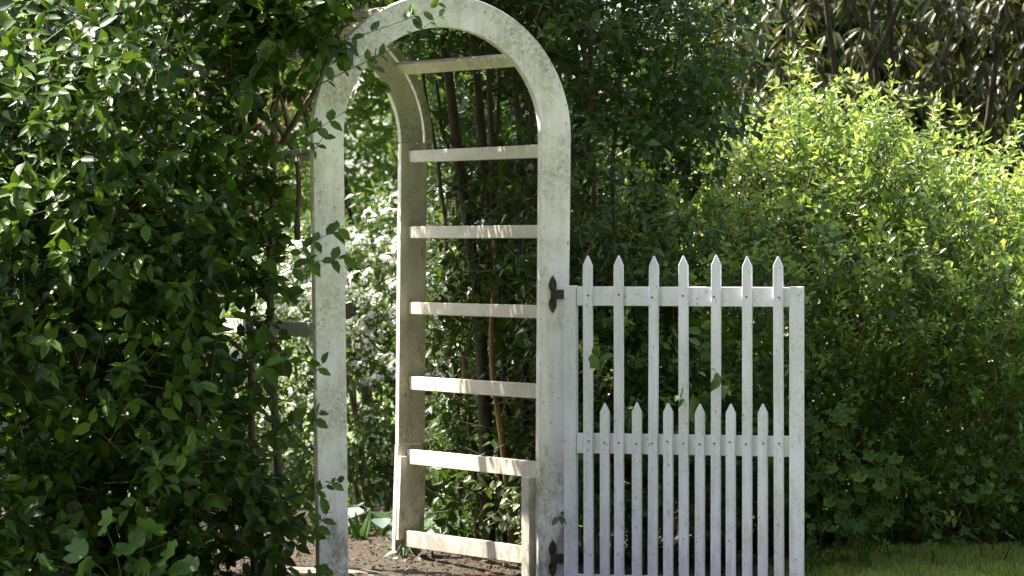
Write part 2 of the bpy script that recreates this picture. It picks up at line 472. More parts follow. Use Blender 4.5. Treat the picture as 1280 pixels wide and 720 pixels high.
# ladder rungs, right side then left side
RZ = [(1.728, .050), (1.4125, .050), (1.097, .050), (.788, .056), (.484, .062), (.147, .068)]
for i, (z, h) in enumerate(RZ):
    u0 = 0.03 + (-0.0 if i < 4 else -0.006)
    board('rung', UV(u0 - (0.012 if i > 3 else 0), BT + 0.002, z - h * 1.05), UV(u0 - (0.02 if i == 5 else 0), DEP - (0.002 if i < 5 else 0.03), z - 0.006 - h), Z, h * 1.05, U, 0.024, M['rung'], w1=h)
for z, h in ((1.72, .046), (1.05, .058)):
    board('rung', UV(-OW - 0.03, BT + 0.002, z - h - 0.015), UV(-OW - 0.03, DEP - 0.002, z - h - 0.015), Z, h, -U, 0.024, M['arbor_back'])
# top slats from arch to arch
for a in (37, 68, 104, 140):
    c, s = math.cos(R(a)), math.sin(R(a))
    rad, tan = U * c + Z * s, -U * s + Z * c
    ctr = UV(-OW / 2, BT + 0.002, SPR) + rad * (RO - 0.05) - tan * 0.026
    board('slat', ctr, ctr + Vv * (DEP - BT - 0.004), tan, 0.052, rad, 0.024, M['arbor_back'])
# latch keeper on the inner edge of the left front post
zl = EYE - (387 - 285) / 323
prism('latch', [(0, -0.03), (0.018, -0.034), (0.03, -0.02), (0.045, -0.022), (0.045, 0.016), (0.028, 0.03), (0.0, 0.026)],
      UV(-OW - 0.002 + 0.012, 0.006, zl), U, Z, Vv, 0.02, M['iron'], arb, 0.002)

# ------------------------------------------------------------------ gate
GA = R(20)
G = np.array((math.cos(GA), -math.sin(GA), 0.0))
GN = np.array((-math.sin(GA), -math.cos(GA), 0.0))   # front of the gate, towards the camera
G0 = np.array((WX(708, -0.03), -0.03, 0.0))


def gs(px):
    """distance along the gate for a picture column"""
    k = (px - 640) / FPX
    return (k * (CAM_D + G0[1]) - G0[0]) / (G[0] - k * G[1])


GL = gs(1005.5)
gate = empty('picket_gate', (float(G0[0] + G[0] * GL / 2), float(G0[1] + G[1] * GL / 2), 0.0),
             'white wooden picket gate standing open to the right of the arch', 'gate')
GB = -0.045


def gboard(name, s0, s1, z0, z1, back, t, parent=gate, mat=None, pts=None):
    ol = pts or [(s0, z0), (s1, z0), (s1, z1), (s0, z1)]
    return prism(name, ol, G0 + GN * back, G, Z, GN, t, mat or M['gate'], parent, 0.0018)


SW = 0.049
gboard('stile', 0, SW, GB, 1.176, 0.0, 0.030)
gboard('stile', GL - SW - 0.003, GL, GB, 1.176, 0.0, 0.030)
gboard('rail', SW + 0.0015, GL - SW - 0.0045, 1.098, 1.173, 0.0035, 0.022)
gboard('rail', SW + 0.0015, GL - SW - 0.0045, 0.524, 0.603, 0.0035, 0.022)
gboard('rail', SW + 0.0015, GL - SW - 0.0045, -0.02, 0.054, 0.0035, 0.022)


def nail(parent, s, z):
    an = np.linspace(0, 2 * math.pi, 8, endpoint=False)
    return gboard('nail', 0, 0, 0, 0, 0.0258 + 0.018 + 0.0002, 0.0016, parent, M['nail'],
                  [(s + 0.0045 * math.cos(a), z + 0.0045 * math.sin(a)) for a in an])


rng = np.random.default_rng(5)
for px in (736, 774, 815.5, 854.5, 894, 933.5, 973.5):
    s = gs(px) + 0.0125; h = 0.0185; dz = rng.normal(0, 0.0035); lean = rng.normal(0, 0.0035)
    p = gboard('picket', 0, 0, 0, 0, 0.0258, 0.018, pts=[(s - h, GB), (s + h, GB), (s + h + lean, 1.257 + dz), (s + lean, 1.297 + dz), (s - h + lean, 1.257 + dz)])
    nail(p, s + rng.normal(0, .002), 1.137 + rng.normal(0, .003)); nail(p, s + rng.normal(0, .002), 0.572 + rng.normal(0, .004))
for px in (756, 796, 835, 874.5, 913, 953):
    s = gs(px) + 0.0125; h = 0.0185; dz = rng.normal(0, 0.002)
    p = gboard('picket', 0, 0, 0, 0, 0.0258, 0.018, pts=[(s - h, GB), (s + h, GB), (s + h, 0.690 + dz), (s, 0.727 + dz), (s - h, 0.690 + dz)])
    nail(p, s + rng.normal(0, .002), 0.572 + rng.normal(0, .004))
# spade hinges on the post with a strap to the stile
for zc in (EYE - (368 - 285) / 320.0, EYE - (697 - 285) / 320.0 - 0.004):
    cx = 0.047
    spade = []
    for sg in (1, -1):
        prt = [(cx - 0.006, 0.014), (cx - 0.015, 0.022), (cx - 0.017, 0.04), (cx - 0.011, 0.058), (cx, 0.074), (cx + 0.011, 0.058), (cx + 0.017, 0.04), (cx + 0.015, 0.022), (cx + 0.006, 0.014)]
        spade.append([(a, b * sg) for a, b in prt])
    hinge = prism('hinge', spade[0] + [(a, b) for a, b in spade[1][::-1]], UV(0, -0.006, zc), U, Z, Vv, 0.0055, M['iron'], gate, 0.001)
    off = G0 - UV(0, 0, 0)
    prism('hinge_strap', [(-0.006, -0.019), (0.075, -0.017), (0.075, 0.017), (-0.006, 0.019)], UV(0.042, -0.0135, zc), norm(UV(0.118, 0, 0) * 0 + U), Z, Vv, 0.0065, M['iron'], hinge, 0.001)
    V_, F_ = tube([UV(0.047, -0.014, zc - 0.022), UV(0.047, -0.014, zc + 0.022)], [0.009, 0.009], 10)
    pin = mesh_np('hinge_pin', V_ - np.array(root_of(hinge)), F_, M['iron'], True)
    link('hinge_pin', pin, hinge)


# ------------------------------------------------------------------ leaves
# templates: (a along the leaf, b sideways, c along the normal)
T_BROAD = (np.array([(0, 0, 0), (.33, 0, -.05), (.68, 0, -.05), (1, 0, .0), (.24, .40, .05), (.60, .42, .06), (.24, -.40, .05), (.60, -.42, .06), (.86, .16, .01), (.86, -.16, .01)]),
           np.array([(0, 1, 4), (4, 1, 5), (1, 2, 5), (5, 2, 8), (2, 3, 8), (0, 6, 1), (6, 7, 1), (1, 7, 2), (7, 9, 2), (2, 9, 3)]))
T_SMALL = (np.array([(0, 0, 0), (.5, 0, -.05), (1, 0, 0), (.42, .5, .06), (.42, -.5, .06)]),
           np.array([(0, 1, 3), (1, 2, 3), (0, 4, 1), (1, 4, 2)]))


def frames(D, N):
    D = norm(D)
    S = norm(np.cross(N, D)); N2 = np.cross(D, S)
    return D, S, N2


def leaf_verts(tpl, P, D, N, L, Wd, curl=None):
    D, S, N2 = frames(D, N)
    t, f = tpl
    n = len(P)
    a = t[None, :, 0] * L[:, None]
    b = t[None, :, 1] * Wd[:, None]
    c = t[None, :, 2] * Wd[:, None] * 2.0
    if curl is not None:
        c = c - (t[None, :, 0] ** 2) * (curl * L)[:, None]
    V = P[:, None] + a[..., None] * D[:, None] + b[..., None] * S[:, None] + c[..., None] * N2[:, None]
    F = f[None] + (np.arange(n) * len(t))[:, None, None]
    return V.reshape(-1, 3), F.reshape(-1, 3)


_leaf_cache = {}


def leaf_object(name, tpl, mat, P, D, N, L, Wd, curl, parent, root, key):
    """one leaf as an object of its own; alike leaves share four meshes"""
    q = int(round(float(np.clip(curl, 0, 0.45)) / 0.15))
    k = (key, q, mat.name)
    if k not in _leaf_cache:
        t, f = tpl
        v = t.copy(); v[:, 2] = v[:, 2] * 2 * 0.5 - v[:, 0] ** 2 * q * 0.15
        _leaf_cache[k] = mesh_np('leaf', v, f, mat)
    Dn, S, N2 = frames(D[None], N[None])
    Dn, S, N2 = Dn[0], S[0], N2[0]
    o = bpy.data.objects.new(name, _leaf_cache[k])
    COL.objects.link(o)
    o.parent = parent
    m = Matrix.Identity(4)
    p = P - np.array(root)
    for r_ in range(3):
        m[r_][0], m[r_][1], m[r_][2], m[r_][3] = Dn[r_] * L, S[r_] * Wd, N2[r_] * L, p[r_]
    o.matrix_local = m
    return o


def in_passage(P, pad=0.03):
    d = P - O
    u, v = d @ U, d @ Vv
    z = P[:, 2]
    ctr = (u + OW / 2)
    arch = np.where(z < SPR, np.abs(ctr) < RO + pad, np.hypot(ctr, z - SPR) < RO + pad)
    return arch & (v > -0.06) & (v < DEP + 0.1)


def gate_hit(P):
    d = P - G0
    s, b = d @ G, d @ GN
    return (s > -0.1) & (s < GL + 0.03) & (b > -0.05)


def sprigs(rng, base, out, length, pairs, leafL, ratio, spread=0.75, droop=0.25, upn=0.6, face=0.35, jit=0.35, tip=True):
    """leafy shoots: opposite pairs of leaves along each shoot. returns leaf arrays and shoot polylines"""
    n = len(base)
    d = norm(out)
    Ln = length * rng.uniform(0.6, 1.25, n)
    ref = norm(rng.normal(size=(n, 3)))
    A = norm(np.cross(d, ref)); B = np.cross(d, A)
    Ps, Ds, Ns, Ls = [], [], [], []
    for k in range(pairs):
        t = (k + 0.6) / pairs
        pos = base + d * (Ln * t)[:, None] + np.array([0, 0, -1.0]) * (droop * 0.25 * Ln * t * t)[:, None]
        ax = A if k % 2 == 0 else B
        ls = leafL * np.ones(n) * (0.65 + 0.45 * math.sin(math.pi * (0.2 + 0.65 * t)))
        for sg in (1, -1):
            dd = d * (1 - spread * 0.6) + ax * sg * spread + np.array([0, 0, -droop]) + rng.normal(size=(n, 3)) * jit * 0.4
            dd = norm(dd)
            nn = np.array([0, -face, upn]) + rng.normal(size=(n, 3)) * jit
            Ps.append(pos); Ds.append(dd); Ns.append(nn); Ls.append(ls * rng.uniform(0.55, 1.2, n))
    if tip:
        pos = base + d * Ln[:, None] + np.array([0, 0, -1.0]) * (droop * 0.25 * Ln)[:, None]
        Ps.append(pos); Ds.append(norm(d + np.array([0, 0, -droop * 0.6]) + rng.normal(size=(n, 3)) * jit * 0.3))
        Ns.append(np.array([0, -face, upn]) + rng.normal(size=(n, 3)) * jit); Ls.append(leafL * np.ones(n) * rng.uniform(0.6, 0.95, n))
    P, D, N, L = np.concatenate(Ps), np.concatenate(Ds), np.concatenate(Ns), np.concatenate(Ls)
    return P, D, N, L, L * ratio * rng.uniform(0.85, 1.15, len(L)), rng.uniform(0.0, 0.35, len(L)), (base, d, Ln)


def twig_mesh(name, shoots, mat, r=0.0022, root=np.zeros(3), keep=None, droop=0.25):
    base, d, Ln = shoots
    if keep is not None: base, d, Ln = base[keep], d[keep], Ln[keep]
    n = len(base)
    if n == 0: return None
    ref = np.array([0.31, 0.77, 0.2])
    A = norm(np.cross(d, ref)); B = np.cross(d, A)
    a = np.array([0, 2.1, 4.2])
    ring = np.cos(a)[None, :, None] * A[:, None] + np.sin(a)[None, :, None] * B[:, None]
    back = base - d * (Ln * 0.5)[:, None]
    end = base + d * Ln[:, None] + np.array([0, 0, -1.0]) * (droop * 0.25 * Ln)[:, None]
    V = np.concatenate([back[:, None] + ring * r * 1.5, base[:, None] + ring * r, end[:, None] + ring * r * 0.4], 1) - root
    f = []
    for lv in (0, 3):
        for j in range(3):
            k = (j + 1) % 3
            f.append((lv + j, lv + k, lv + 3 + k, lv + 3 + j))
    F = np.array(f)[None] + (np.arange(n) * 9)[:, None, None]
    return mesh_np(name, V.reshape(-1, 3), F.reshape(-1, 4), mat)


def vnoise(P, scale, seed):
    """cheap smooth 3-D noise, about -1..1"""
    r = np.random.default_rng(seed)
    v = np.zeros(len(P))
    for k in range(5):
        w = r.normal(size=3) * scale * (0.7 + 0.35 * k)
        v += np.sin(P @ w + r.uniform(0, 6.28)) / (1 + 0.25 * k)
    return v / 2.6


def foliage(root_o, leaves, shoots, tpl, mat, mat_o, n_single, key, keepmask=None, twig_mat=None, twig_r=0.0022, droop=0.25, view_lo=None):
    """the n_single best seen leaves as objects, the rest as one mass; shoots as one mass"""
    P, D, N, L, Wd, curl = leaves
    if keepmask is not None:
        P, D, N, L, Wd, curl = (a[keepmask] for a in (P, D, N, L, Wd, curl))
    root = np.array(root_of(root_o))
    if n_single:
        Dn, S, N2 = frames(D, N)
        sy = (P[:, 1] + CAM_D) / FPX
        px = 640 + P[:, 0] / sy; py = 285 + (EYE - P[:, 2]) / sy
        infr = (px > 8) & (px < 1272) & (py > 8) & (py < 712)
        # nearest leaf per small cell of the view, ranked by how much of it faces the camera
        cell = (px // 14).astype(int) * 1000 + (py // 14).astype(int)
        order = np.lexsort((P[:, 1], cell))
        first = np.ones(len(P), bool); first[1:] = cell[order][1:] != cell[order][:-1]
        near = np.zeros(len(P), bool); near[order[first]] = True
        score = L * Wd * np.abs(N2[:, 1]) * (near & infr)
        pick = np.argsort(-score)[:n_single]
        pick = pick[score[pick] > 0]
        rest = np.ones(len(P), bool); rest[pick] = False
        for i in pick:
            leaf_object('leaf', tpl, mat_o, P[i], D[i], N[i], L[i], Wd[i], curl[i], root_o, root, key)
        P, D, N, L, Wd, curl = (a[rest] for a in (P, D, N, L, Wd, curl))
    V, F = leaf_verts(tpl, P, D, N, L, Wd, curl)
    link('foliage', mesh_np('foliage', V - root, F, mat), root_o, 'stuff')
    if shoots is not None and twig_mat is not None:
        me = twig_mesh('twigs', shoots, twig_mat, twig_r, root, droop=droop)
        if me: link('twigs', me, root_o, 'stuff')


def stem(root_o, pts, r0, r1, mat, name='stem', wob=0.015, seed=0, sides=8):
    r = np.random.default_rng(seed)
    pts = np.asarray(pts, float)
    t = np.linspace(0, len(pts) - 1, 14)
    q = np.stack([np.interp(t, np.arange(len(pts)), pts[:, i]) for i in range(3)], 1)
    q[1:-1, :2] += np.cumsum(r.normal(0, wob * 0.4, (12, 2)), 0) * np.sin(np.linspace(0, math.pi, 12))[:, None]
    V_, F_ = tube(q, np.linspace(r0, r1, 14) * (1 + 0.12 * r.normal(size=14) * 0.6), sides)
    return link(name, mesh_np(name, V_ - np.array(root_of(root_o)), F_, mat, True), root_o)


def twig_with_leaves(root_o, pts, leafL, ratio, n_leaf, seed, mat_o, twig_mat, r=0.0025, name='twig', key='twig', face=0.7, hang=0.35, tpl=T_BROAD):
    """a single shoot that shows against the paintwork, each leaf its own sub-part"""
    rg = np.random.default_rng(seed)
    pts = np.asarray(pts, float)
    t = np.linspace(0, len(pts) - 1, 16)
    q = np.stack([np.interp(t, np.arange(len(pts)), pts[:, i]) for i in range(3)], 1)
    for _ in range(2): q[1:-1] = (q[:-2] + 2 * q[1:-1] + q[2:]) / 4
    V_, F_ = tube(q, np.linspace(r, r * 0.45, 16), 5)
    root = np.array(root_of(root_o))
    tw = link(name, mesh_np(name, V_ - root, F_, twig_mat, True), root_o)
    T = norm(np.gradient(q, axis=0))
    for k in range(n_leaf):
        f = 0.12 + 0.88 * (k // 2 * 2 + 1) / n_leaf if k < n_leaf - 1 else 1.0
        i = int(np.clip(f * 15 + rg.normal(0, 0.9), 1, 15))
        side = np.cross(T[i], np.array([0, -1.0, 0.2])); side = side / np.linalg.norm(side)
        sg = 1 if k % 2 else -1
        dd = T[i] * 0.6 + side * sg * (0.8 if k < n_leaf - 1 else 0.1) + np.array([0, -0.15, -hang]) + rg.normal(0, 0.32, 3)
        nn = np.array([0, -face, 0.55]) + rg.normal(0, 0.3, 3)
        L = leafL * rg.uniform(0.5, 1.3)
        leaf_object('leaf', tpl, mat_o, q[i], dd, nn, L, L * ratio, rg.uniform(0, .4), tw, root, key)
    return tw


# ------------------------------------------------------------------ left shrub
rng = np.random.default_rng(11)
Lr = empty('hedge_shrub', (-1.5, -0.35, 0.0), 'dense dark green broad-leaved shrub filling the picture left of the arch', 'shrub')
n = 7600
P = np.stack([rng.uniform(-2.35, -0.62, n), rng.uniform(-0.95, 0.55, n), rng.uniform(0.02, 2.75, n)], 1)
sy = (P[:, 1] + CAM_D) / FPX
px = 640 + P[:, 0] / sy; py = 285 + (EYE - P[:, 2]) / sy
# right-hand outline of the shrub as its height changes, and the thin places where stems and rails show
edge = np.interp(py, [-150, 0, 60, 100, 160, 215, 270, 330, 370, 430, 480, 560, 640, 720, 800], [480, 450, 405, 395, 330, 372, 392, 385, 335, 345, 385, 385, 392, 385, 380])
den = np.clip((edge - px) / 30 + 0.3, 0, 1)
hole = np.maximum.reduce([np.exp(-((px - 350) / 42) ** 2 - ((py - 145) / 58) ** 2), np.exp(-((px - 318) / 88) ** 2 - ((py - 402) / 30) ** 2) * 1.04,
                          0.5 * np.exp(-((px - 205) / 35) ** 2 - ((py - 540) / 30) ** 2), 0.6 * np.exp(-((px - 30) / 40) ** 2 - ((py - 320) / 30) ** 2),
                          0.8 * np.exp(-((px - 150) / 40) ** 2 - ((py - 650) / 25) ** 2)])
den *= np.clip(1 - 0.97 * hole, 0, 1)
den *= np.where(P[:, 1] < -0.25, np.clip(0.45 + 1.15 * vnoise(P, 5.5, 3) + 0.3 * vnoise(P, 2.5, 77), 0.03, 1), np.clip(0.7 + 0.6 * vnoise(P, 5, 5), 0.25, 1))
den *= P[:, 1] > np.interp(P[:, 0], [-2.3, -1.3, -0.95, -0.75], [-0.95, -0.75, -0.5, -0.38])
slope = np.interp(P[:, 0], [-2.3, -1.75, -1.4, -0.9], [0.70, 0.5, 0.05, 0.0])
den *= np.clip((2.5 - slope * np.clip(0.35 - P[:, 1], 0, 1.3) ** 1.3 - P[:, 2]) / 0.06, 0, 1)
keep = (rng.uniform(size=n) < den) & ~in_passage(P, 0.06)
P = P[keep]
Px = np.array([W(rng.uniform(255, 425), rng.uniform(-70, 62), rng.uniform(-0.52, 0.0)) for _ in range(150)])
P = np.concatenate([P, Px[(Px[:, 0] < -0.72) | (Px[:, 2] > 2.12)]])
outd = np.stack([rng.normal(0.05, 0.5, len(P)), rng.normal(-0.45, 0.5, len(P)) + 0.5 * (P[:, 1] > 0.1), rng.normal(0.35, 0.45, len(P))], 1)
lv = sprigs(rng, P, outd, 0.18, 4, 0.079, 0.58, spread=0.8, droop=0.34, upn=0.75, face=0.62, jit=0.34)
km = ~in_passage(lv[0], 0.02)
foliage(Lr, lv[:6], lv[6], T_BROAD, M['leaf_left'], M['leaf_left_o'], 300, 'left', km, M['twig'])
for i, (a, b, c, r0) in enumerate([((352, 700, 0.25), (340, 420, 0.2), (346, 60, 0.2), 0.020), ((318, 720, 0.0), (318, 420, 0.1), (300, 120, 0.05), 0.016),
                                   ((165, 730, -0.1), (150, 560, -0.1), (185, 200, 0.0), 0.024), ((225, 730, 0.1), (222, 500, 0.1), (250, 150, 0.1), 0.018),
                                   ((60, 730, -0.1), (45, 420, -0.1), (70, 40, 0.0), 0.022), ((375, 200, 0.05), (330, 135, 0.1), (395, 60, 0.0), 0.011),
                                   ((352, 180, 0.0), (385, 120, -0.05), (440, 10, -0.1), 0.012), ((372, 300, 0.1), (368, 200, 0.12), (338, 60, 0.2), 0.012)]):
    A_, B_, C_ = W(*a), W(*b), W(*c)
    if a[1] > 650: A_[2] = ground_z(A_[0], A_[1]) - 0.02
    stem(Lr, [A_, B_, C_], r0, r0 * 0.6, M['bark'], seed=20 + i)
TW = [([(375, 118, -0.45), (430, 90, -0.48), (505, 55, -0.5), (560, 10, -0.52)], 0.042, 11), ([(400, 60, -0.45), (450, 45, -0.5), (520, 20, -0.5), (566, -6, -0.5)], 0.04, 9),
      ([(330, 190, -0.45), (385, 170, -0.5), (430, 140, -0.52)], 0.05, 8), ([(340, 120, -0.45), (380, 95, -0.5), (420, 78, -0.52)], 0.048, 8),
      ([(310, 330, -0.45), (375, 312, -0.5), (430, 282, -0.52)], 0.046, 9), ([(330, 350, -0.45), (385, 328, -0.5), (436, 322, -0.52)], 0.05, 9),
      ([(330, 205, -0.45), (392, 190, -0.5), (408, 165, -0.5)], 0.04, 5), ([(360, 500, -0.45), (390, 470, -0.5), (405, 452, -0.5)], 0.04, 5),
      ([(365, 640, -0.45), (400, 612, -0.5), (424, 598, -0.5)], 0.044, 7), ([(360, 690, -0.45), (395, 660, -0.5), (410, 640, -0.5)], 0.05, 7),
      ([(470, 60, -0.35), (466, 95, -0.4), (478, 108, -0.4)], 0.04, 5), ([(350, 560, -0.45), (388, 530, -0.5), (402, 512, -0.5)], 0.045, 6)]
for i, (pp, ll, nl) in enumerate(TW):
    twig_with_leaves(Lr, [W(*p) for p in pp], ll * 1.2, 0.62, nl + 5, 60 + i, M['leaf_left_o'], M['twig'], key='left')

# ------------------------------------------------------------------ tall multi-stemmed shrub behind the ladder side and over the gate
rng = np.random.default_rng(12)
Tr = empty('tall_shrub', (0.25, 1.1, 0.02), 'tall dark shrub with bare upright stems behind the ladder rungs and above the gate', 'shrub')
n = 13000
P = np.stack([rng.uniform(-1.05, 1.15, n), rng.uniform(0.25, 1.95, n), rng.uniform(0.15, 2.95, n)], 1)
sy = (P[:, 1] + CAM_D) / FPX
px = 640 + P[:, 0] / sy; py = 285 + (EYE - P[:, 2]) / sy
edge = np.interp(py, [-200, 0, 100, 200, 300, 420, 720], [955, 945, 935, 900, 860, 800, 760])
den = np.clip((edge - px) / 40 + 0.3, 0, 1)
den *= np.where((px > 760) & (P[:, 1] > 0.95), 0.0, 1.0)
left = np.interp(py, [-200, 0, 25, 60, 300, 720], [330, 350, 470, 530, 520, 530])
den *= np.clip((px - left) / 30, 0, 1)
inside = px < 690
den *= np.where(inside, np.interp(py, [-100, 30, 60, 180, 215, 300, 420, 600, 720], [1, 1, 0.65, 0.55, 0.95, 0.9, 0.85, 0.75, 0.5]), 1.0)
den *= np.where((px > 700) & (px < 900), np.interp(py, [150, 200, 290, 330], [1, 0.55, 0.55, 1.0]), 1.0)
den *= np.clip(0.55 + 0.9 * vnoise(P, 5.0, 8), 0.05, 1)
keep = (rng.uniform(size=n) < den) & ~in_passage(P, 0.10)
P = P[keep]
nc = 2300
Pc = np.stack([rng.uniform(-1.25, 0.25, nc), rng.uniform(0.3, 1.55, nc), rng.uniform(2.40, 3.0, nc)], 1)
Pc = Pc[rng.uniform(size=nc) < np.clip(0.62 + 0.8 * vnoise(Pc, 4.5, 9), 0.05, 1)]
Pd = np.array([W(rng.uniform(465, 660), rng.uniform(5, 85), rng.uniform(1.5, 2.0)) for _ in range(130)])
Pe = np.array([W(rng.uniform(520, 690), rng.uniform(190, 690), rng.uniform(0.35, 1.75)) for _ in range(900)])
dd_ = Pe - O
Pe = Pe[((dd_ @ U) > 0.13) & ((dd_ @ U) < 0.6) & (rng.uniform(size=900) < np.clip(0.7 + 0.8 * vnoise(Pe, 6, 10), 0.1, 1))]
P = np.concatenate([P, Pc, Pd, Pe])
outd = np.stack([rng.normal(0.1, 0.6, len(P)), rng.normal(-0.3, 0.6, len(P)), rng.normal(0.35, 0.5, len(P))], 1)
lv = sprigs(rng, P, outd, 0.17, 4, 0.058, 0.52, spread=0.8, droop=0.3, upn=0.8, face=0.4, jit=0.38)
km = ~in_passage(lv[0], 0.03) & ~gate_hit(lv[0])
foliage(Tr, lv[:6], lv[6], T_SMALL, M['leaf_tall'], M['leaf_tall_o'], 300, 'tall', km, M['twig'])
ST = [((612, 690, 1.15), (600, 380, 1.15), (556, 60, 1.2), .031, 'bark_dark'), ((636, 690, 1.2), (612, 330, 1.2), (590, 20, 1.2), .026, 'bark_dark'),
      ((648, 690, 1.1), (632, 400, 1.1), (606, 10, 1.1), .017, 'bark_dark'), ((660, 700, 1.0), (650, 350, 1.0), (640, 0, 1.0), .018, 'bark_dark'),
      ((596, 680, 1.4), (592, 500, 1.4), (570, 250, 1.4), .013, 'bark_ochre'), ((641, 690, 0.9), (632, 480, 0.9), (618, 300, 0.95), .015, 'bark_ochre'),
      ((700, 720, 0.9), (668, 300, 0.9), (664, 0, 0.95), .014, 'bark_dark'), ((690, 720, 0.7), (705, 300, 0.75), (676, -20, 0.8), .010, 'bark_ochre'),
      ((716, 720, 0.7), (716, 250, 0.8), (690, -10, 0.85), .012, 'bark'), ((745, 720, 0.8), (742, 280, 0.8), (735, -10, 0.85), .013, 'bark'),
      ((772, 720, 0.9), (772, 260, 0.9), (780, 0, 0.9), .012, 'bark'), ((580, 690, 1.5), (560, 330, 1.5), (528, 90, 1.5), .013, 'bark_dark'),
      ((820, 720, 0.9), (815, 300, 0.9), (850, 40, 0.9), .010, 'bark'), ((624, 400, 1.15), (650, 260, 1.1), (672, 90, 1.1), .010, 'bark_dark'),
      ((600, 380, 1.15), (622, 250, 1.15), (625, 60, 1.15), .010, 'bark_dark'), ((592, 320, 1.3), (560, 200, 1.3), (545, 100, 1.3), .009, 'bark_dark')]
for i, (a, b, c, r0, mt) in enumerate(ST):
    A_, B_, C_ = W(*a), W(*b), W(*c)
    if a[1] > 650: A_[2] = ground_z(A_[0], A_[1]) - 0.02
    stem(Tr, [A_, B_, C_], r0, r0 * 0.6, M[mt], seed=120 + i)

# ------------------------------------------------------------------ right hedge with the sunlit top
rng = np.random.default_rng(13)
Hr = empty('hedge_shrub', (1.2, 1.2, 0.08), 'yellow-green small-leaved hedge with a sunlit top, behind and right of the gate', 'hedge')
n = 23000
P = np.stack([rng.uniform(0.1, 2.5, n), rng.uniform(0.12, 2.1, n), rng.uniform(0.06, 2.15, n)], 1)
top = np.interp(P[:, 0], [0.1, 0.6, 0.95, 1.25, 1.5, 1.75, 2.1, 2.5], [1.30, 1.58, 1.72, 1.80, 1.78, 1.70, 1.60, 1.58])
top = top + 0.07 * np.sin(P[:, 0] * 13) * np.sin(P[:, 1] * 9 + 1) + 0.12 * vnoise(P * np.array((1, 1, 0)), 9, 17)
# the top rolls over: lower at the front face, highest a metre back
roll = np.clip((P[:, 1] - 0.12) / 1.05, 0, 1)
topf = top - 0.52 * (1 - roll) ** 2
front = 0.14 + 0.10 * np.sin(P[:, 2] * 5 + P[:, 0] * 3) + 0.25 * np.clip((0.45 - P[:, 2]) / 0.45, 0, 1) + 0.25 * np.clip((1.25 - P[:, 2]) / 0.8, 0, 1)
shell = np.minimum(topf - P[:, 2], (P[:, 1] - front))
den = np.clip(shell / 0.05, 0, 1) * np.where(shell < 0.4, 1.0, 0.45)
den *= np.clip(0.6 + 1.1 * vnoise(P, 6.5, 15) + 0.4 * vnoise(P, 2.6, 16), 0.03, 1)
keep = (rng.uniform(size=n) < den) & ~in_passage(P, 0.15) & ~gate_hit(P)
P = P[keep]; tf = (topf[keep] - P[:, 2]) < 0.25; deep = shell[keep] > 0.3
outd = np.stack([rng.normal(0.0, 0.5, len(P)), rng.normal(-0.35, 0.5, len(P)), rng.normal(0.45, 0.4, len(P)) + 0.5 * tf], 1)
lv = sprigs(rng, P, outd, 0.16 + 0.16 * (tf & (rng.uniform(size=len(P)) < 0.25)), 5, 0.046 + 0.018 * deep, 0.48, spread=0.8, droop=0.15, upn=0.8, face=0.35, jit=0.4)
km = ~in_passage(lv[0], 0.03) & ~gate_hit(lv[0])
# fresh lime growth, sunlight painted into its colour: the outer half of the shoots along the top, and here and there below
ns_ = len(P); ids = np.arange(len(lv[0])); lit_flush = (topf[keep] - P[:, 2] + rng.normal(0, .08, ns_) < 0.32) | (rng.uniform(size=ns_) < 0.08)
lit_young = lit_flush[ids % ns_] & (ids // ns_ >= 4)
foliage(Hr, lv[:6], lv[6], T_SMALL, M['leaf_right'], M['leaf_right_o'], 150, 'right', km & ~lit_young, M['twig'], droop=0.15)
foliage(Hr, lv[:6], None, T_SMALL, M['leaf_new'], M['leaf_new_o'], 150, 'young', km & lit_young)
for i in range(12):
    x = 0.45 + i * 0.155 + rng.normal(0, 0.03); y = 1.35 + rng.normal(0, 0.15)
    stem(Hr, [(x, y, ground_z(x, y) - 0.02), (x + rng.normal(0, .08), y + rng.normal(0, .08), 0.7), (x + rng.normal(0, .2), y + rng.normal(0, .1), 1.4)], 0.014, 0.006, M['bark'], seed=220 + i)
# shoots that stand up out of the top
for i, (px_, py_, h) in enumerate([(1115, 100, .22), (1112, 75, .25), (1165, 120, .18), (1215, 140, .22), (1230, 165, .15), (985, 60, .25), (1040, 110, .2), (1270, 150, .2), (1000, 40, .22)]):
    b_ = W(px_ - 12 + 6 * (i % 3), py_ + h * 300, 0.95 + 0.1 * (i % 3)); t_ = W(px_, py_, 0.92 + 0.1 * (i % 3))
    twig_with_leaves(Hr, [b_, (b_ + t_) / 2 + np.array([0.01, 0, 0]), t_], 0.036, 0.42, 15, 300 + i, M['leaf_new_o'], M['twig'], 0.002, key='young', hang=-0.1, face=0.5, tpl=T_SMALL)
# sprays that poke between the pickets
for i, (pp, ll, nl) in enumerate([([(752, 470, 0.2), (748, 450, -0.1), (738, 443, -0.24)], .045, 4), ([(868, 520, 0.1), (862, 505, -0.15), (845, 492, -0.36)], .05, 6),
                                  ([(912, 490, 0.05), (908, 478, -0.2), (892, 462, -0.40)], .042, 5), ([(872, 470, 0.0), (876, 430, -0.1), (878, 385, -0.14)], .04, 6)]):
    twig_with_leaves(Hr, [W(*p) for p in pp], ll * 1.45, 0.62, nl + 3, 330 + i, M['leaf_left_o'], M['twig'], 0.0018, key='rightb')
twig_with_leaves(Tr, [W(725, 640, 0.15), W(712, 642, -0.02), W(698, 646, -0.12)], 0.06, 0.6, 4, 345, M['leaf_tall_o'], M['twig'], 0.0018, key='tallb')

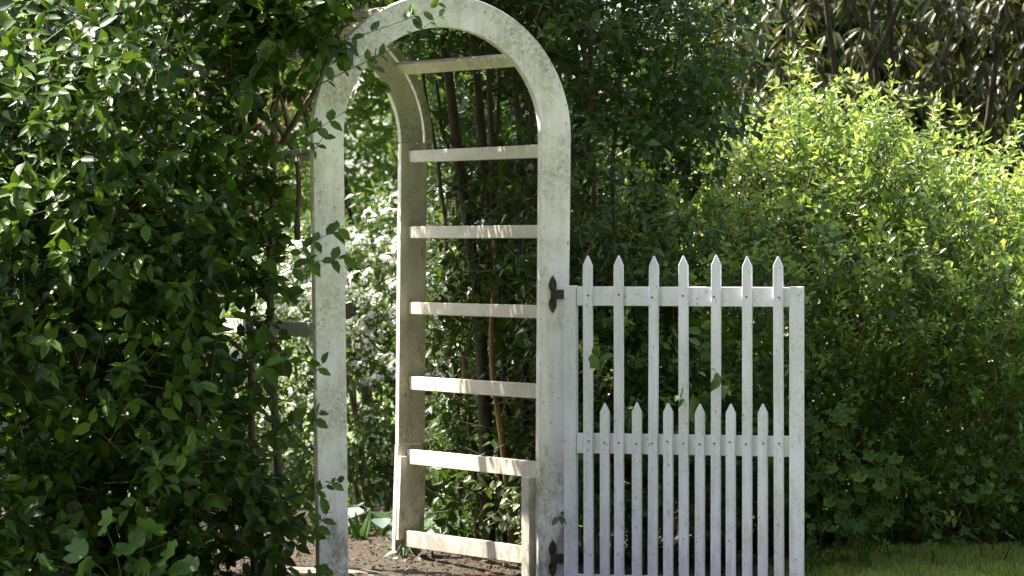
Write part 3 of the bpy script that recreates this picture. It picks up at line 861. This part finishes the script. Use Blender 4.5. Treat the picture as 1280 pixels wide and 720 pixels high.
# ------------------------------------------------------------------ leathery-leaved shrub upper right
rng = np.random.default_rng(14)
Rr = empty('rhododendron', (1.95, 3.6, 0.04), 'tall shrub of long drooping leathery leaves behind the sunlit hedge top', 'shrub')
nw = 950
C = np.stack([rng.uniform(0.95, 2.75, nw), rng.uniform(2.6, 4.4, nw), rng.uniform(1.35, 3.2, nw)], 1)
C = C[rng.uniform(size=nw) < np.clip(0.75 + 0.7 * vnoise(C, 4, 22), 0.1, 1)]
Ps, Ds, Ns = [], [], []
for k in range(9):
    a = 2 * math.pi * k / 9 + rng.uniform(0, 0.7, len(C))
    d = np.stack([np.cos(a), np.sin(a), rng.normal(-0.75, 0.35, len(C))], 1)
    Ps.append(C + norm(d) * 0.01); Ds.append(d); Ns.append(np.stack([np.cos(a) * .6, np.sin(a) * .6, np.full(len(C), .8)], 1) + rng.normal(size=(len(C), 3)) * 0.2)
P, D, N = map(np.concatenate, (Ps, Ds, Ns))
L = rng.uniform(0.09, 0.15, len(P))
foliage(Rr, (P, D, N, L, L * 0.27, rng.uniform(0.05, 0.4, len(P))), None, T_BROAD, M['leaf_rhodo'], M['leaf_rhodo_o'], 300, 'rhodo')
for i in range(9):
    x, y = rng.uniform(1.2, 2.6), rng.uniform(3.0, 4.0)
    stem(Rr, [(x, y, 0.0), (x + rng.normal(0, .15), y, 1.2), (x + rng.normal(0, .3), y - 0.2, 2.5)], 0.03, 0.012, M['bark_dark'], seed=400 + i, wob=0.03)

# ------------------------------------------------------------------ white flowering shrub beyond the passage
rng = np.random.default_rng(15)
Fr = empty('flowering_shrub', (-0.62, 3.4, 0.03), 'shrub covered in white blossom seen through the arch', 'flowering shrub')
n = 3000
th = rng.uniform(0, 2 * math.pi, n); ph = np.arccos(rng.uniform(-0.55, 1, n)); rr = rng.uniform(0.55, 1.0, n) ** 0.5
P = np.stack([-0.62 + 0.82 * rr * np.sin(ph) * np.cos(th), 3.4 + 0.6 * rr * np.sin(ph) * np.sin(th), 0.62 + 0.88 * rr * np.cos(ph)], 1)
P = P[(rng.uniform(size=n) < np.clip(0.7 + 0.7 * vnoise(P, 6, 31), 0.1, 1)) & (P[:, 2] > 0.1)]
outd = norm(P - np.array([-0.62, 3.4, 0.5])) + rng.normal(size=P.shape) * 0.4
lv = sprigs(rng, P, outd, 0.13, 4, 0.05, 0.5, droop=0.3)
foliage(Fr, lv[:6], lv[6], T_SMALL, M['leaf_flower'], M['leaf_flower'], 0, 'fl', None, M['twig'], droop=0.3)
for i in range(6):
    a = i * 1.05
    stem(Fr, [(-0.62 + .06 * math.cos(a), 3.4 + .06 * math.sin(a), 0.0), (-0.62 + .2 * math.cos(a), 3.4 + .2 * math.sin(a), 0.6), (-0.62 + .5 * math.cos(a), 3.4 + .35 * math.sin(a), 1.15)], 0.014, 0.006, M['bark'], seed=430 + i)


def blossom_mesh(seed, mat, nf=14, r=0.034):
    rg = np.random.default_rng(seed)
    dirs = norm(rg.normal(size=(nf, 3)) + np.array([0, -0.3, 0.4]))
    V_, F_ = [], []
    for d in dirs:
        c = d * r * rg.uniform(0.6, 1.1)
        ref = norm(rg.normal(size=3)); A = norm(np.cross(d, ref)); B = np.cross(d, A)
        pr = rg.uniform(0.010, 0.015)
        for k in range(4):
            a = k * math.pi / 2
            e = A * math.cos(a) + B * math.sin(a); s = np.cross(d, e)
            i = len(V_)
            V_ += [c, c + e * pr * .6 + s * pr * .45 + d * .002, c + e * pr + d * .003, c + e * pr * .6 - s * pr * .45 + d * .002]
            F_.append((i, i + 1, i + 2, i + 3))
    return mesh_np('blossom', np.array(V_), np.array(F_), mat)


BM = [blossom_mesh(s, M['petal']) for s in range(5)]
tips = lv[6][0] + norm(outd) * lv[6][2][:, None]
ok = (tips[:, 1] < 3.75) & (tips[:, 2] > 0.42)
cand = tips[ok]
wgt = np.clip(0.15 + 0.85 * (cand[:, 2] - 0.3) / 0.8, 0.12, 1)
cand = cand[rng.uniform(size=len(cand)) < wgt]
cand = cand[np.argsort(cand[:, 1] + rng.normal(0, 0.15, len(cand)))][:300]
for i, c in enumerate(cand):
    o = link('blossom', BM[i % 5], Fr)
    o.location = Vector(c) - Fr.location
    o.rotation_euler = (rng.normal(0, .3), rng.normal(0, .3), rng.uniform(0, 6.28))
    o.scale = [rng.uniform(0.75, 1.25)] * 3

# ------------------------------------------------------------------ background shrubs and trees
def back_tree(name, label, cat, x, y, rx, ry, z0, z1, n, leafL, seed, trunk_h, tr, mat='leaf_back', group=None, core=None):
    rg = np.random.default_rng(seed)
    ro = empty(name, (x, y, 0.0), label, cat, group)
    nb = 16
    bc = np.stack([x + rx * 0.62 * rg.normal(size=nb).clip(-1.4, 1.4), y + ry * 0.6 * rg.normal(size=nb).clip(-1.4, 1.4), rg.uniform(z0 + 0.1 * (z1 - z0), z1 - 0.12 * (z1 - z0), nb)], 1)
    br = rg.uniform(0.25, 0.48, nb) * min(rx, (z1 - z0) / 1.6)
    k = rg.integers(0, nb, n)
    d = norm(rg.normal(size=(n, 3))); rad = br[k] * rg.uniform(0.25, 1.0, n) ** 0.5
    P = bc[k] + d * rad[:, None]
    P = P[(P[:, 2] > 0.05)]
    k = len(P)
    od = norm(rg.normal(size=(k, 3)) + np.array([0, -.2, .4]))
    lv = sprigs(rg, P, od, leafL * 2.6, 3, leafL, 0.5, droop=0.3, jit=0.45)
    V_, F_ = leaf_verts(T_SMALL, *lv[:6])
    link('crown', mesh_np('crown', V_ - np.array((x, y, 0)), F_, M[mat]), ro, 'stuff')
    base = np.array((x, y, -0.05))
    stem(ro, [base, (x + rg.normal(0, .1), y, trunk_h * .6), (x + rg.normal(0, .2), y, (z0 + z1) / 2)], tr, tr * 0.4, M['bark_dark'], 'trunk', 0.03, seed, 9)
    for q in range(7):
        j = rg.integers(0, nb)
        s = np.array((x, y, trunk_h * rg.uniform(0.5, 0.95)))
        stem(ro, [s, (s + bc[j]) / 2 + rg.normal(0, .06, 3), bc[j]], tr * 0.4, tr * 0.12, M['bark_dark'], 'limb', 0.02, seed + q + 1, 6)
    return ro


def clipped_row(name, label, cat, x0, x1, y0, y1, h, n, leafL, seed):
    rg = np.random.default_rng(seed)
    ro = empty(name, ((x0 + x1) / 2, (y0 + y1) / 2, 0.0), label, cat)
    P = np.stack([rg.uniform(x0, x1, n), rg.uniform(y0, y1, n), rg.uniform(0.0, 1.0, n)], 1)
    P[:, 2] *= h + 0.12 * np.sin(P[:, 0] * 6) + 0.08 * np.sin(P[:, 0] * 15)
    P = P[rg.uniform(size=n) < np.clip(0.7 + 0.6 * vnoise(P, 5, seed), 0.15, 1)]
    lv = sprigs(rg, P, norm(rg.normal(size=P.shape) + np.array([0, -.3, .5])), leafL * 2.5, 3, leafL, 0.5, jit=0.45)
    V_, F_ = leaf_verts(T_SMALL, *lv[:6])
    link('crown', mesh_np('crown', V_ - np.array(root_of(ro)), F_, M['leaf_tall']), ro, 'stuff')
    for i in range(6):
        x = x0 + (i + .5) * (x1 - x0) / 6
        stem(ro, [(x, (y0 + y1) / 2, -0.03), (x + .05, (y0 + y1) / 2, h * .4), (x, (y0 + y1) / 2, h * .8)], 0.025, 0.008, M['bark_dark'], 'trunk', seed=seed + i)


clipped_row('evergreen_hedge', 'dark evergreen hedge far behind the rungs and the gate', 'hedge', -0.15, 3.4, 4.7, 5.4, 1.75, 3600, 0.065, 39)
clipped_row('evergreen_hedge', 'low dark hedge beyond the white blossom and the left shrub', 'hedge', -1.9, 0.1, 4.4, 5.0, 0.95, 1900, 0.06, 38)
back_tree('garden_bush', 'bright sunlit green bush showing through the upper left of the arch', 'bush', -0.75, 5.6, 0.9, 0.6, 0.7, 2.75, 2300, 0.06, 41, 1.2, 0.04)
back_tree('garden_bush', 'green bush beyond the thin gap left of the arch', 'bush', -1.9, 6.5, 1.0, 0.7, 0.8, 2.9, 1700, 0.06, 42, 1.2, 0.04)
back_tree('garden_tree', 'leafy tree behind the rungs of the arbor', 'tree', 0.15, 7.2, 1.1, 0.8, 0.8, 3.3, 3000, 0.075, 43, 1.4, 0.06, mat='leaf_tall')
back_tree('garden_tree', 'leafy tree behind the dark shrub above the gate', 'tree', 1.0, 6.4, 1.0, 0.8, 0.7, 3.4, 3000, 0.08, 44, 1.4, 0.06, mat='leaf_tall')
back_tree('garden_tree', 'shaded tree behind the long-leaved shrub at upper right', 'tree', 2.6, 7.5, 1.2, 0.9, 0.6, 3.6, 4200, 0.09, 45, 1.6, 0.07, mat='leaf_tall')
back_tree('garden_tree', 'far tree behind the left shrub', 'tree', -3.0, 9.0, 1.4, 1.0, 0.7, 3.6, 1800, 0.08, 46, 1.6, 0.07)
# unseen tall trees added behind the camera to hold back low sky light
for i, (x_, y_, h_) in enumerate([(-16, -21, 20), (-5.5, -25, 22), (5.5, -25, 21), (16, -21, 20)]):
    back_tree('garden_tree', ['tall tree across the lawn, far left behind the viewer', 'tall tree across the lawn, left behind the viewer', 'tall tree across the lawn, right behind the viewer',
                              'tall tree across the lawn, far right behind the viewer'][i], 'tree', x_, y_, 6.0, 3.5, 0.6, h_, 5200, 0.75, 600 + 10 * i, 5.0, 0.3, mat='leaf_tall')
Pk = empty('flowering_bush', (WX(335, 6.0), 5.2, 0.0), 'bush with pink flowers glimpsed through the gap left of the arch', 'flowering bush')
rgp = np.random.default_rng(50)
pb = [blossom_mesh(s + 20, M['petal_pink'], 14, 0.04) for s in range(2)]
for i in range(26):
    o = link('blossom', pb[i % 2], Pk)
    o.location = (rgp.normal(0, .10), rgp.normal(0, .12), 1.88 + rgp.normal(0, .16))
    o.scale = [rgp.uniform(0.7, 1.2)] * 3
Ppk = np.stack([Pk.location.x + rgp.normal(0, .2, 160), 5.2 + rgp.normal(0, .2, 160), rgp.uniform(0.9, 2.1, 160)], 1)
lvp = sprigs(rgp, Ppk, rgp.normal(size=Ppk.shape), 0.12, 3, 0.05, 0.5)
foliage(Pk, lvp[:6], lvp[6], T_SMALL, M['leaf_back'], M['leaf_back'], 0, 'pk', None, M['twig'])
stem(Pk, [(Pk.location.x, 5.2, -0.03), (Pk.location.x + .05, 5.2, 1.0), (Pk.location.x, 5.2, 1.9)], 0.02, 0.008, M['bark'], seed=470)

# ------------------------------------------------------------------ ground plants
def lobed(n_l, depth, notch, teeth=0.0, pts=40):
    v = [(0.0, 0.0, 0.0)]
    for i in range(pts):
        a = -math.pi + 2 * math.pi * i / (pts - 1)
        r = 1 - depth * (0.5 - 0.5 * math.cos(n_l * a + math.pi * (n_l % 2 == 0))) + teeth * ((i % 2) - 0.5)
        if abs(a) > math.pi - notch: r *= 0.25 + 0.75 * (math.pi - abs(a)) / notch
        v.append((0.5 * r * math.cos(a) + 0.1, 0.5 * r * math.sin(a), 0.05 * r * math.cos(n_l * a) + 0.06 * r))
    f = [(0, i, i + 1) for i in range(1, pts)]
    return np.array(v), np.array(f)


T_ROUND = lobed(7, 0.10, 0.35, 0.012)
T_MAPLE = lobed(5, 0.30, 0.35, 0.09)
T_HOSTA = (np.array([(0, 0, 0), (.3, 0, -.07), (.65, 0, -.06), (1, 0, -.02), (.05, .28, .03), (.3, .5, .06), (.62, .38, .04), (.85, .17, 0), (.05, -.28, .03), (.3, -.5, .06), (.62, -.38, .04), (.85, -.17, 0)]),
           np.array([(0, 1, 4), (4, 1, 5), (1, 2, 5), (5, 2, 6), (2, 7, 6), (2, 3, 7), (0, 8, 1), (8, 9, 1), (1, 9, 2), (9, 10, 2), (2, 10, 11), (2, 11, 3)]))


def ground_plant(name, label, cat, centre, specs, tpl, mat, key, seed, stalk=True, group=None, upright=False):
    """specs: leaf (px, py, Y, size, dx, dz, face) at its place; stalks run down to the crown"""
    rg = np.random.default_rng(seed)
    c = np.asarray(centre, float)
    ro = empty(name, tuple(c), label, cat, group)
    for (p, size, d, nn, wr) in specs:
        lf = leaf_object('leaf', tpl, mat, np.asarray(p, float), np.asarray(d, float), np.asarray(nn, float), size, size * wr, rg.uniform(0, 0.3), ro, c, key)
        if stalk:
            mid = (np.asarray(p) + c) / 2 + np.array([0, 0.02, 0.05])
            b_ = c + rg.normal(0, .008, 3) * (1, 1, 0)
            if upright:
                b_ = np.asarray(p) + np.array((rg.normal(0, .03), 0.07, -0.10)); mid = (b_ + np.asarray(p)) / 2 + rg.normal(0, .012, 3)
            V_, F_ = tube([b_, mid, np.asarray(p, float)], [0.0035, 0.003, 0.0022], 5)
            link('stalk', mesh_np('stalk', V_ - c, F_, M['leaf_flower'], True), ro)
    return ro


rg = np.random.default_rng(71)
spec = []
for (px_, py_, s) in [(130, 655, .10), (162, 680, .125), (188, 662, .11), (208, 695, .11), (230, 708, .095), (92, 690, .10), (105, 715, .10), (178, 716, .09), (60, 705, .09)]:
    spec.append((W(px_, py_, -1.03 + rg.normal(0, .04)), s * 1.15, (rg.normal(0, .5), -0.35, rg.normal(0.35, .3)), (rg.normal(0, .25), -0.8, 0.6 + rg.normal(0, .2)), 1.0))
cc = W(160, 730, -1.08); cc[2] = -0.01
ground_plant('mallow_plant', 'low plant with large round scalloped leaves in the lower left corner', 'plant', cc, spec, T_ROUND, M['leaf_lobed'], 'mallow', 72)
spec = [(W(405, 716, -0.6), .085, (0.1, -.4, .5), (0, -.85, .5), 1.0), (W(392, 722, -0.58), .07, (-0.5, -.4, .2), (0, -.7, .7), 1.0)]
cc = W(402, 740, -0.55); cc[2] = -0.01
ground_plant('mallow_plant', 'small lobed leaf at the foot of the left arbor post', 'plant', cc, spec, T_MAPLE, M['leaf_lobed'], 'maple_s', 73)
# toothed weeds right of the gate
spec = []
for i in range(135):
    px_ = rg.uniform(1008, 1125) if i < 110 else rg.uniform(1120, 1270)
    py_ = rg.uniform(500, 712) if i < 110 else rg.uniform(560, 690)
    if py_ < 560 and px_ > 1075: py_ += 90
    s = rg.uniform(0.035, 0.07)
    Yd = rg.uniform(-0.05, 0.22)
    spec.append((W(px_, py_, Yd), s, (rg.normal(0, .6), -0.4, -0.35 + rg.normal(0, .3)), (rg.normal(0, .3), -0.7, 0.65), 1.0))
cc = W(1062, 730, 0.16); cc[2] = ground_z(cc[0], cc[1])
ground_plant('weed_bush', 'toothed-leaf weeds growing against the hedge beside the gate end', 'plant', cc, spec, T_MAPLE, M['leaf_bramble'], 'bramble', 74, upright=True)


def hosta(label, px_, py_, Yd, n_l, size, mat, seed, key, wr=0.62):
    rg = np.random.default_rng(seed)
    c = W(px_, py_, Yd); c[2] = ground_z(c[0], c[1])
    sp = []
    for k in range(n_l):
        a = rg.uniform(0, 2 * math.pi); e = rg.uniform(0.25, 1.1)
        d = np.array((math.cos(a) * math.cos(e), math.sin(a) * math.cos(e), math.sin(e)))
        p = c + d * size * rg.uniform(0.5, 1.1)
        sp.append((p, size * rg.uniform(0.75, 1.15), d * (1, 1, 0.15) + np.array((0, 0, -0.25)), np.array((0, -0.3, 0.9)) + d * (0.3, 0.3, 0), wr))
    return ground_plant('hosta_plant', label, 'plant', c, sp, T_HOSTA, mat, key, seed + 1)


hosta('bright green hosta clump behind the lowest rungs', 600, 650, 1.75, 30, 0.17, M['leaf_hosta'], 80, 'hosta')
hosta('second green hosta beside the rear arbor post', 556, 655, 2.0, 22, 0.16, M['leaf_hosta'], 83, 'hosta')
hosta('blue-grey hosta in the shade beyond the passage', 474, 625, 2.3, 20, 0.18, M['leaf_blue'], 86, 'hostab')
hosta('small blue-green rosette at the foot of the rear arbor post', 505, 700, 1.05, 9, 0.06, M['leaf_blue'], 89, 'hostab')
# strap-leaved tuft in the passage
rg = np.random.default_rng(91)
c = W(446, 660, 2.1); c[2] = ground_z(c[0], c[1])
sp = [(c + rg.normal(0, .02, 3) * (1, 1, 0), rg.uniform(.10, .17), (rg.normal(0, .45), rg.normal(-.1, .4), 1), (rg.normal(), rg.normal() - 0.6, .3), 0.03) for _ in range(18)]
ground_plant('lily_tuft', 'tuft of strap leaves at the back of the passage', 'plant', c, sp, T_BROAD, M['leaf_hosta'], 'strap', 92, stalk=False)
# pale-leaved sprays lit behind the lowest rungs
c = W(668, 690, 0.75); c[2] = ground_z(c[0], c[1])
Vr = empty('variegated_shrub', tuple(c), 'small shrub with pale cream-green leaves between the two lowest rungs', 'shrub')
for i, (ex, ey) in enumerate([(582, 590), (596, 600), (612, 588), (622, 606), (640, 596), (654, 588), (664, 604), (606, 650), (618, 640), (630, 655), (645, 640), (655, 650), (672, 630), (666, 645), (634, 622)]):
    e = W(ex, ey, 0.62 + rg.normal(0, .05)); m_ = (c + e) / 2 + np.array((0.03, 0, 0.09))
    twig_with_leaves(Vr, [c, m_, e], 0.034, 0.6, 11, 500 + i, M['leaf_pale'], M['twig'], 0.0022, key='pale', tpl=T_BROAD)

# ------------------------------------------------------------------ paving stones in the passage
rg = np.random.default_rng(95)
pv = tag(link('garden_path', mesh_np('garden_path', np.array([UV(-OW + .04, -.5, 0), UV(-0.05, -.5, 0), UV(-0.05, .98, 0), UV(-OW + .04, .98, 0)]) + np.array((0, 0, -0.02)), np.array([(0, 1, 2, 3)]), M['soil'])),
         'tan stone path at the foot of the arbor', 'path', kind='structure')
v0 = -0.45
while v0 < 0.9:
    u0 = -OW + 0.05 + rg.uniform(-.05, .02); dv = rg.uniform(.17, .24)
    while u0 < -0.46:
        du = min(rg.uniform(.2, .34), -0.40 - u0)
        if du > 0.08:
            q = UV(u0 + du / 2, v0 + dv / 2, 0); zz = float(ground_z(q[0], q[1])) + 0.004
            ol = [(u0 + .008 + rg.normal(0, .006), v0 + .008 + rg.normal(0, .006)), (u0 + du - .008 + rg.normal(0, .006), v0 + .008 + rg.normal(0, .006)),
                  (u0 + du - .008 + rg.normal(0, .006), v0 + dv - .008 + rg.normal(0, .006)), (u0 + .008 + rg.normal(0, .006), v0 + dv - .008 + rg.normal(0, .006))]
            prism('paving_stone', ol, UV(0, 0, zz - 0.03), U, Vv, Z, 0.052 + rg.uniform(0, .006), M['stone'], pv, 0.006)
        u0 += du
    v0 += dv

# ------------------------------------------------------------------ litter, grass
rg = np.random.default_rng(97)
n = 6500
P = np.stack([rg.uniform(-1.3, 1.25, n), rg.uniform(0.0, 2.9, n), np.zeros(n)], 1)
d_ = P - O
uu, vv = d_ @ U, d_ @ Vv
path_here = (uu > -OW + .03) & (uu < -0.40) & (vv < .98)
P = P[~path_here | (rg.uniform(size=n) < 0.10)]
n = len(P)
P[:, 2] = ground_z(P[:, 0], P[:, 1]) + 0.026 + rg.uniform(0, .016, n)
a = rg.uniform(0, 6.28, n)
D = np.stack([np.cos(a), np.sin(a), rg.normal(0.1, .3, n)], 1); N = np.stack([rg.normal(0, .4, n), rg.normal(-.2, .4, n), np.ones(n)], 1)
L = rg.uniform(.010, .042, n) * rg.uniform(.5, 1, n)
V_, F_ = leaf_verts(T_SMALL, P, D, N, L, L * .45, rg.uniform(-.4, .4, n))
tag(link('leaf_litter', mesh_np('leaf_litter', V_, F_, M['litter'])), 'brown fallen leaves scattered on the soil', 'leaf litter', kind='stuff')

T_BLADE = (np.array([(0, .5, 0), (0, -.5, 0), (.55, .35, 0), (.55, -.35, 0), (1, 0, 0)]), np.array([(0, 1, 2), (2, 1, 3), (2, 3, 4)]))
n = 42000
P = np.stack([rg.uniform(0.95, 2.6, n), rg.uniform(-1.1, 0.75, n), np.zeros(n)], 1)
lim = 0.62 + 0.12 * np.sin(P[:, 0] * 5) + 0.06 * np.sin(P[:, 0] * 17)
P = P[(P[:, 1] < lim) & ((P[:, 0] - 1.0) + (rg.uniform(size=n) - .5) * 0.3 > 0.12 - 0.25 * np.minimum(P[:, 1], 0.3))]
n = len(P)
P[:, 2] = ground_z(P[:, 0], P[:, 1]) - 0.004
D = np.stack([rg.normal(0, .5, n), rg.normal(0, .5, n), np.ones(n)], 1); N = np.stack([rg.normal(0, 1, n), rg.normal(-.8, .6, n), np.full(n, .2)], 1)
L = rg.uniform(.018, .055, n) * (0.75 + 0.25 * np.sin(P[:, 0] * 19) * np.sin(P[:, 1] * 14))
V_, F_ = leaf_verts(T_BLADE, P, D, N, L, rg.uniform(.003, .0065, n), rg.uniform(0, .5, n))
tag(link('grass', mesh_np('grass', V_, F_, M['grass'])), 'short lawn grass in the lower right corner', 'grass', kind='stuff')
